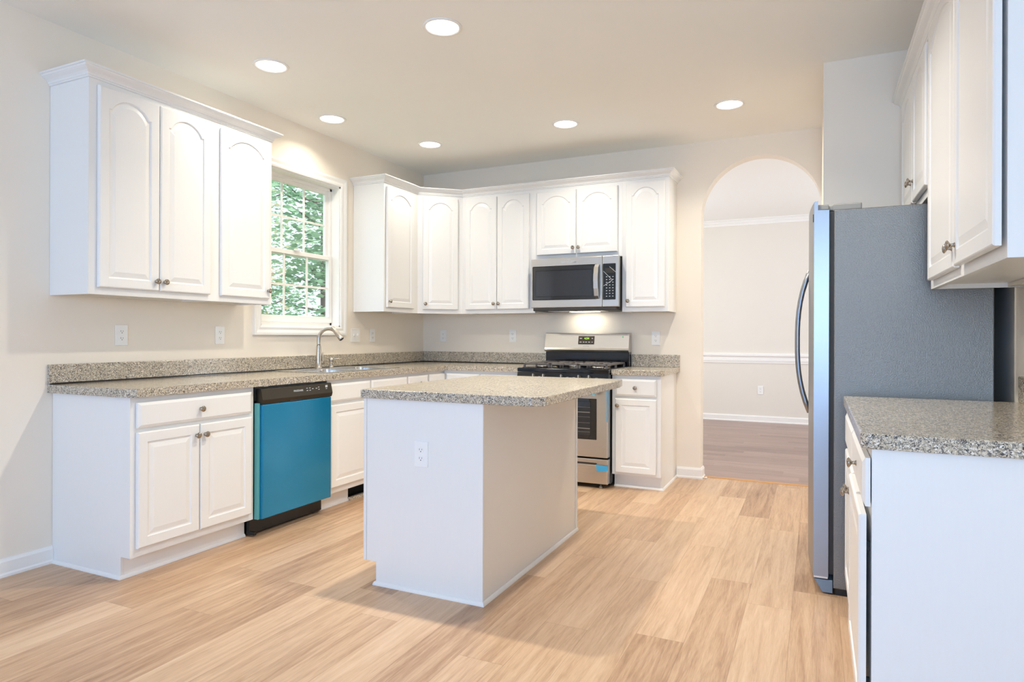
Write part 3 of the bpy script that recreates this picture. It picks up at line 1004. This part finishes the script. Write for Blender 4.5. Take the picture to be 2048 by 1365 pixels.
# grates and burners
for gi in range(3):
    gx0 = .03 + gi * .238
    gx1 = gx0 + .230
    ya, yb = .03, dR - .10
    m = MB()
    zt_ = .952
    bar = .006
    for x in (gx0 + .006, gx1 - .006):
        m.box(x - bar, x + bar, ya, yb, zt_ - .014, zt_, .002)
    for y in (ya + .006, (ya + yb) / 2, yb - .006):
        m.box(gx0, gx1, y - bar, y + bar, zt_ - .014, zt_, .002)
    cx_ = (gx0 + gx1) / 2
    for y0_, y1_ in ((ya, ya + .075), (ya + .15, ya + .30), (yb - .075, yb)):
        m.box(cx_ - bar, cx_ + bar, y0_, y1_, zt_ - .012, zt_ + .002, .002)
    for y in ((ya * 3 + yb) / 4, (ya + yb * 3) / 4):
        m.box(gx0, gx0 + .07, y - bar, y + bar, zt_ - .012, zt_ + .002, .002).box(gx1 - .07, gx1, y - bar, y + bar, zt_ - .012, zt_ + .002, .002)
    for x in (gx0 + .006, gx1 - .006):
        for y in (ya + .006, (ya + yb) / 2, yb - .006):
            m.box(x - .007, x + .007, y - .007, y + .007, .9165, zt_ - .01)
    m.build('grate', M['iron'], rg)
for x, y, r in ((.145, .15, .045), (.145, .41, .036), (.384, .28, .05), (.623, .15, .05), (.623, .41, .034)):
    bb = MB().lathe([(r, 0), (r, .010), (r * .8, .013), (0, .013)], 24, Matrix.Translation((x, y, .917))).build('burner', M['nickel'], rg)
    MB().lathe([(r * .72, .0), (r * .75, .008), (r * .6, .011), (0, .012)], 24, Matrix.Translation((x, y, .930))).build('burner_cap', M['black'], bb)
# tape left on from delivery
MB().prism([(RW_ - .016, .785), (RW_ - .002, .785), (RW_ - .001, .66), (RW_ - .004, .512), (RW_ - .014, .520), (RW_ - .012, .64)], -.0375, -.0355, 'y').build('tape', M['tape'], dr_)
MB().prism([(RW_ - .098, .186), (RW_ - .012, .180), (RW_ - .002, .192), (RW_ - .002, .146), (RW_ - .014, .138), (RW_ - .088, .130)], -.0395, -.0375, 'y').build('tape', M['tape'], bd)
mb = MB()
rr = random.Random(3)
for i in range(9):
    x, z = RW_ - .17 + rr.uniform(0, .09), .725 + rr.uniform(0, .035)
    mb.box(-.022, .022, -.001, .001, -.008, .008, mat=Matrix.Translation((x, -.105 + rr.uniform(-.012, .012), z)) @ Matrix.Rotation(rr.uniform(-1, 1), 4, 'Y') @ Matrix.Rotation(rr.uniform(-.6, .6), 4, 'Z'))
mb.build('crumpled_film', plain('loose_blue_film', S(120, 190, 215), .25, noise=.1, nscale=40), dr_)

# ------------------------------------------------------------------ microwave
MX0, MW_ = 1.348, .766
mw = thing('microwave', 'stainless over-the-range microwave hung above the stove', 'microwave', (MX0, -.41, 1.397))
hh = .427
MB().box(.006, MW_ - .006, .035, .408, .0, hh, .003).build('body', M['dgrey'], mw)
dd = MB().box(0, .628, -.002, .034, .012, hh, .005).build('door', M['steel'], mw)
MB().box(.016, .585, -.0045, .0, .076, .362, .006).build('door_glass', M['glassdark'], dd)
MB().box(.045, .545, -.0052, -.004, .105, .325, .004).build('screen', M['screen'], dd)
hp = [(.592, -.006, .078), (.590, -.03, .10), (.588, -.042, .16), (.587, -.046, .22), (.588, -.042, .28), (.590, -.03, .335), (.592, -.006, .358)]
m = MB()
for A, B in zip(hp, hp[1:]):
    m.prism([(A[1], A[2]), (A[1] - .010, A[2]), (B[1] - .010, B[2]), (B[1], B[2])], A[0] - .017, A[0] + .017, 'x')
m.build('handle', M['steel'], dd)
cpm = MB().box(.630, MW_, -.002, .034, .012, hh, .005).build('control_panel', M['steel'], mw)
kp = MB().box(.636, .742, -.0045, .0, .07, .362, .004).build('keypad', M['enamel'], cpm)
MB().box(.655, .73, -.0052, -.004, .285, .325).build('display', M['slot'], kp)
m = MB()
for r_ in range(8):
    for c_ in range(3):
        m.box(.662 + c_ * .026, .672 + c_ * .026, -.0052, -.0044, .095 + r_ * .0225, .0995 + r_ * .0225)
m.build('key_marks', M['ink'], kp)
m = MB()
for (xa, za), (xb, zb) in (((.69, .335), (.742, .29)), ((.64, .30), (.715, .225)), ((.715, .225), (.642, .18))):
    m.prism([(xa, za), (xb, zb), (xb, zb + .003), (xa, za + .003)], -.0058, -.0046, 'y')
m.build('film_creases', M['ink'], kp)
m = MB()
for k in range(24):
    m.box(MW_ - .0065, MW_ - .0052, .042, .052, .06 + k * .0145, .068 + k * .0145)
m.build('side_vents', M['plastgrey'], mw)
MB().box(.02, MW_ - .02, .0, .38, -.014, .011, .004).build('underside', M['dgrey'], mw)
MB().box(.26, .51, .24, .33, -.016, -.012).build('cooktop_lamp', plain('lit_cooktop_lamp', S(255, 245, 225), .5, emis=(1, .9, .72, 1), estr=14.0), mw)
MB().box(.14, .36, .04, .20, -.017, -.0135).box(.40, .62, .04, .20, -.017, -.0135).build('grease_filter', M['steel'], mw)
rr = random.Random(9)
m = MB()
for i in range(14):
    a, b = rr.uniform(.27, .41), rr.uniform(.383, .415)
    m.box(-.014, .014, -.0004, .0004, -.002, .002, mat=Matrix.Translation((a, -.0024, b)) @ Matrix.Rotation(rr.uniform(-.5, .5), 4, 'Y'))
m.build('emblem_smudge', M['ink'], dd)

# ------------------------------------------------------------------ refrigerator
FX0 = 3.540
fr = thing('refrigerator', 'side-by-side stainless refrigerator with grey sides beside the right-hand counter', 'refrigerator', (FX0, -2.210, 0))
fd = .905
MB().box(.082, .677, 0, fd, .03, 1.745, .004).build('body', M['fridge'], fr)
MB().box(.063, .083, .008, fd - .008, .09, 1.74).build('gasket', M['dgrey'], fr)
def bow(y):
    q = (y / fd) * 2 - 1
    return -.026 * (1 - q * q)
for di, (ya, yb) in enumerate(((.0, fd * .5 - .003), (fd * .5 + .003, fd))):
    b = bmesh.new()
    N = 14
    prof = [('f', .078), ('f', 1.786), ('f2', 1.790), ('l', 1.790), ('l', 1.749), ('r', 1.747), ('r', .078)]
    rings = []
    for i in range(N + 1):
        y = ya + (yb - ya) * i / N
        x = bow(y)
        rings.append([b.verts.new(({'f': x, 'f2': x + .004, 'l': x + .016, 'r': .062}[k], y, z)) for k, z in prof])
    for A, B in zip(rings, rings[1:]):
        for k in range(len(prof)):
            b.faces.new((A[k], A[(k + 1) % len(prof)], B[(k + 1) % len(prof)], B[k]))
    b.faces.new(rings[0]); b.faces.new(rings[-1])
    bmesh.ops.recalc_face_normals(b, faces=b.faces)
    m = MB(); m._in(b, None)
    do = m.build('door', M['steelv'], fr)
    yh = yb - .045 if di == 0 else ya + .045
    xb = bow(yh)
    hp = []
    for i in range(15):
        q = i / 14 * 2 - 1
        hp.append((xb - .058 * (1 - abs(q) ** 2.6) + .004, yh, 1.145 + q * .365))
    MB().tube(hp, .0125, 14, flat=.8).build('handle', M['steelv'], do)
    MB().box(.012, .060, (ya + .01) if di == 0 else (yb - .07), (ya + .07) if di == 0 else (yb - .01), 1.749, 1.775, .004).build('hinge_knuckle', M['plastgrey'], do)
    MB().box(.002, .06, ya + .004, yb - .004, .0685, .0775).build('bottom_cap', M['steel'], do)
    if di == 0:
        MB().box(bow(.03) - .002, bow(.03) + .004, .02, .05, 1.70, 1.735, .001).build('logo_badge', M['dgrey'], do)
for ya in (.03, fd - .13):
    MB().box(.075, .195, ya, ya + .10, 1.745, 1.778, .006).box(.055, .08, ya, ya + .06, 1.748, 1.77, .004).build('hinge_cover', M['plastgrey'], fr)
MB().prism([(.004, .064), (.038, .006), (.080, .006), (.080, .064)], .003, fd - .003, 'y', .002).build('base_grille', plain('blue_grey_plastic', S(120, 140, 160), .4, noise=.03, nscale=20), fr)
MB().box(.09, .66, .01, fd - .01, .0, .03).build('foot_rail', M['black'], fr)

# ------------------------------------------------------------------ laminate scrap at the open toe kick
o = MB().box(0, .52, -.012, .012, 0, .022, .001).build('laminate_strip', M['granite'])
o.location = (.556, -1.815, .0)
o.rotation_euler = (0, 0, PI / 2 - .02)
tag(o, 'loose speckled laminate strip lying in front of the open toe-kick vent', 'laminate strip')

# ------------------------------------------------------------------ recessed lights
LIGHTS = [(1.793, -2.60, 'white recessed ceiling light nearest the camera, above the island'),
          (.617, -2.61, 'white recessed ceiling light above the two-door cabinet left of the window'),
          (.309, -1.715, 'white recessed ceiling light close to the wall above the window'),
          (.625, -.872, 'white recessed ceiling light nearest the corner of the room'),
          (1.836, -.893, 'white recessed ceiling light in front of the microwave'),
          (3.005, -.809, 'white recessed ceiling light in front of the archway')]
HIDDEN = [(3.005, -2.61, None)]       # over the right aisle, above the frame
for i, (x, y, lab) in enumerate(LIGHTS + HIDDEN):
    ring = MB().lathe([(.084, -.002), (.087, -.006), (.100, -.005), (.103, 0), (.084, 0)], 40, cap=False)
    if lab:
        t = thing('recessed_light', lab, 'ceiling light', (x, y, H), 0, 'white recessed ceiling lights')
        ring.build('trim_ring', M['trim'], t)
    else:
        t = struct('unseen_lamp_ring', ring, M['trim'])
        t.location = (x, y, H)
    MB().lathe([(0, -.0012), (.084, -.0012), (.085, -.0002), (0, -.0002)], 40).build('lens', M['lens'], t)
    pw, pc = (LAMPS[0][i], LAMPS[1]) if i < 6 else LAMP_RIGHT
    area_light('lamp', (x, y, H - .008), (0, 0, -1), .07, .07, pw, pc, 'DISK', 2.35)

# ------------------------------------------------------------------ outside the window
struct('ground_outside', MB().box(-30, -.3, -20, 25, -1.2, -1.0), M['lawn'])
def tree(label, x, y, h, r, seed, mat, n=4200):
    rr = random.Random(seed)
    t = thing('tree', label, 'tree', (x, y, -1.0), 0, 'trees outside the window')
    m = MB()
    m.tube([(0, 0, 0), (.05, .03, h * .3), (-.04, .05, h * .6), (.03, 0, h * .92)], [.16, .13, .09, .02], 10)
    tips = []
    for i in range(16):
        a = rr.uniform(0, 2 * PI); z = h * rr.uniform(.22, .85)
        l = r * rr.uniform(.6, 1.0)
        p1 = (math.cos(a) * l, math.sin(a) * l, z + rr.uniform(.1, .7))
        m.tube([(0, .03, z), (p1[0] * .5, p1[1] * .5, z + .1), p1], [.05, .03, .008], 6)
        tips += [p1, (p1[0] * .6, p1[1] * .6, p1[2] - .1)]
    m.build('trunk', M['bark'], t)
    b = bmesh.new()
    for i in range(n):
        c = Vector(rr.choice(tips)) + Vector((rr.gauss(0, .42), rr.gauss(0, .42), rr.gauss(0, .38)))
        s = rr.uniform(.05, .11)
        q = Matrix.Rotation(rr.uniform(0, 6.28), 3, 'Z') @ Matrix.Rotation(rr.uniform(-1.2, 1.2), 3, 'X')
        vs = [b.verts.new(c + q @ Vector(v)) for v in ((-s, 0, 0), (0, -s * .5, .01), (s, 0, 0), (0, s * .5, .01))]
        b.faces.new(vs)
    m = MB(); m._in(b, None)
    m.build('foliage', mat, t)
tree('green tree filling the right half of the kitchen window', -4.8, 4.5, 6.2, 1.15, 1, M['leafa'])
tree('orange-tinged tree showing in the left half of the kitchen window', -7.6, 3.3, 7.0, 1.2, 2, M['leafb'])
tree('distant trees beyond the kitchen window', -11.5, 11.6, 8.5, 2.0, 3, M['leafa'], 3500)
tree('distant trees beyond the kitchen window', -11.5, 7.0, 8.5, 2.0, 4, M['leafb'], 3500)
tree('distant trees beyond the kitchen window', -17.0, 13.5, 9.5, 2.3, 5, M['leafa'], 3500)
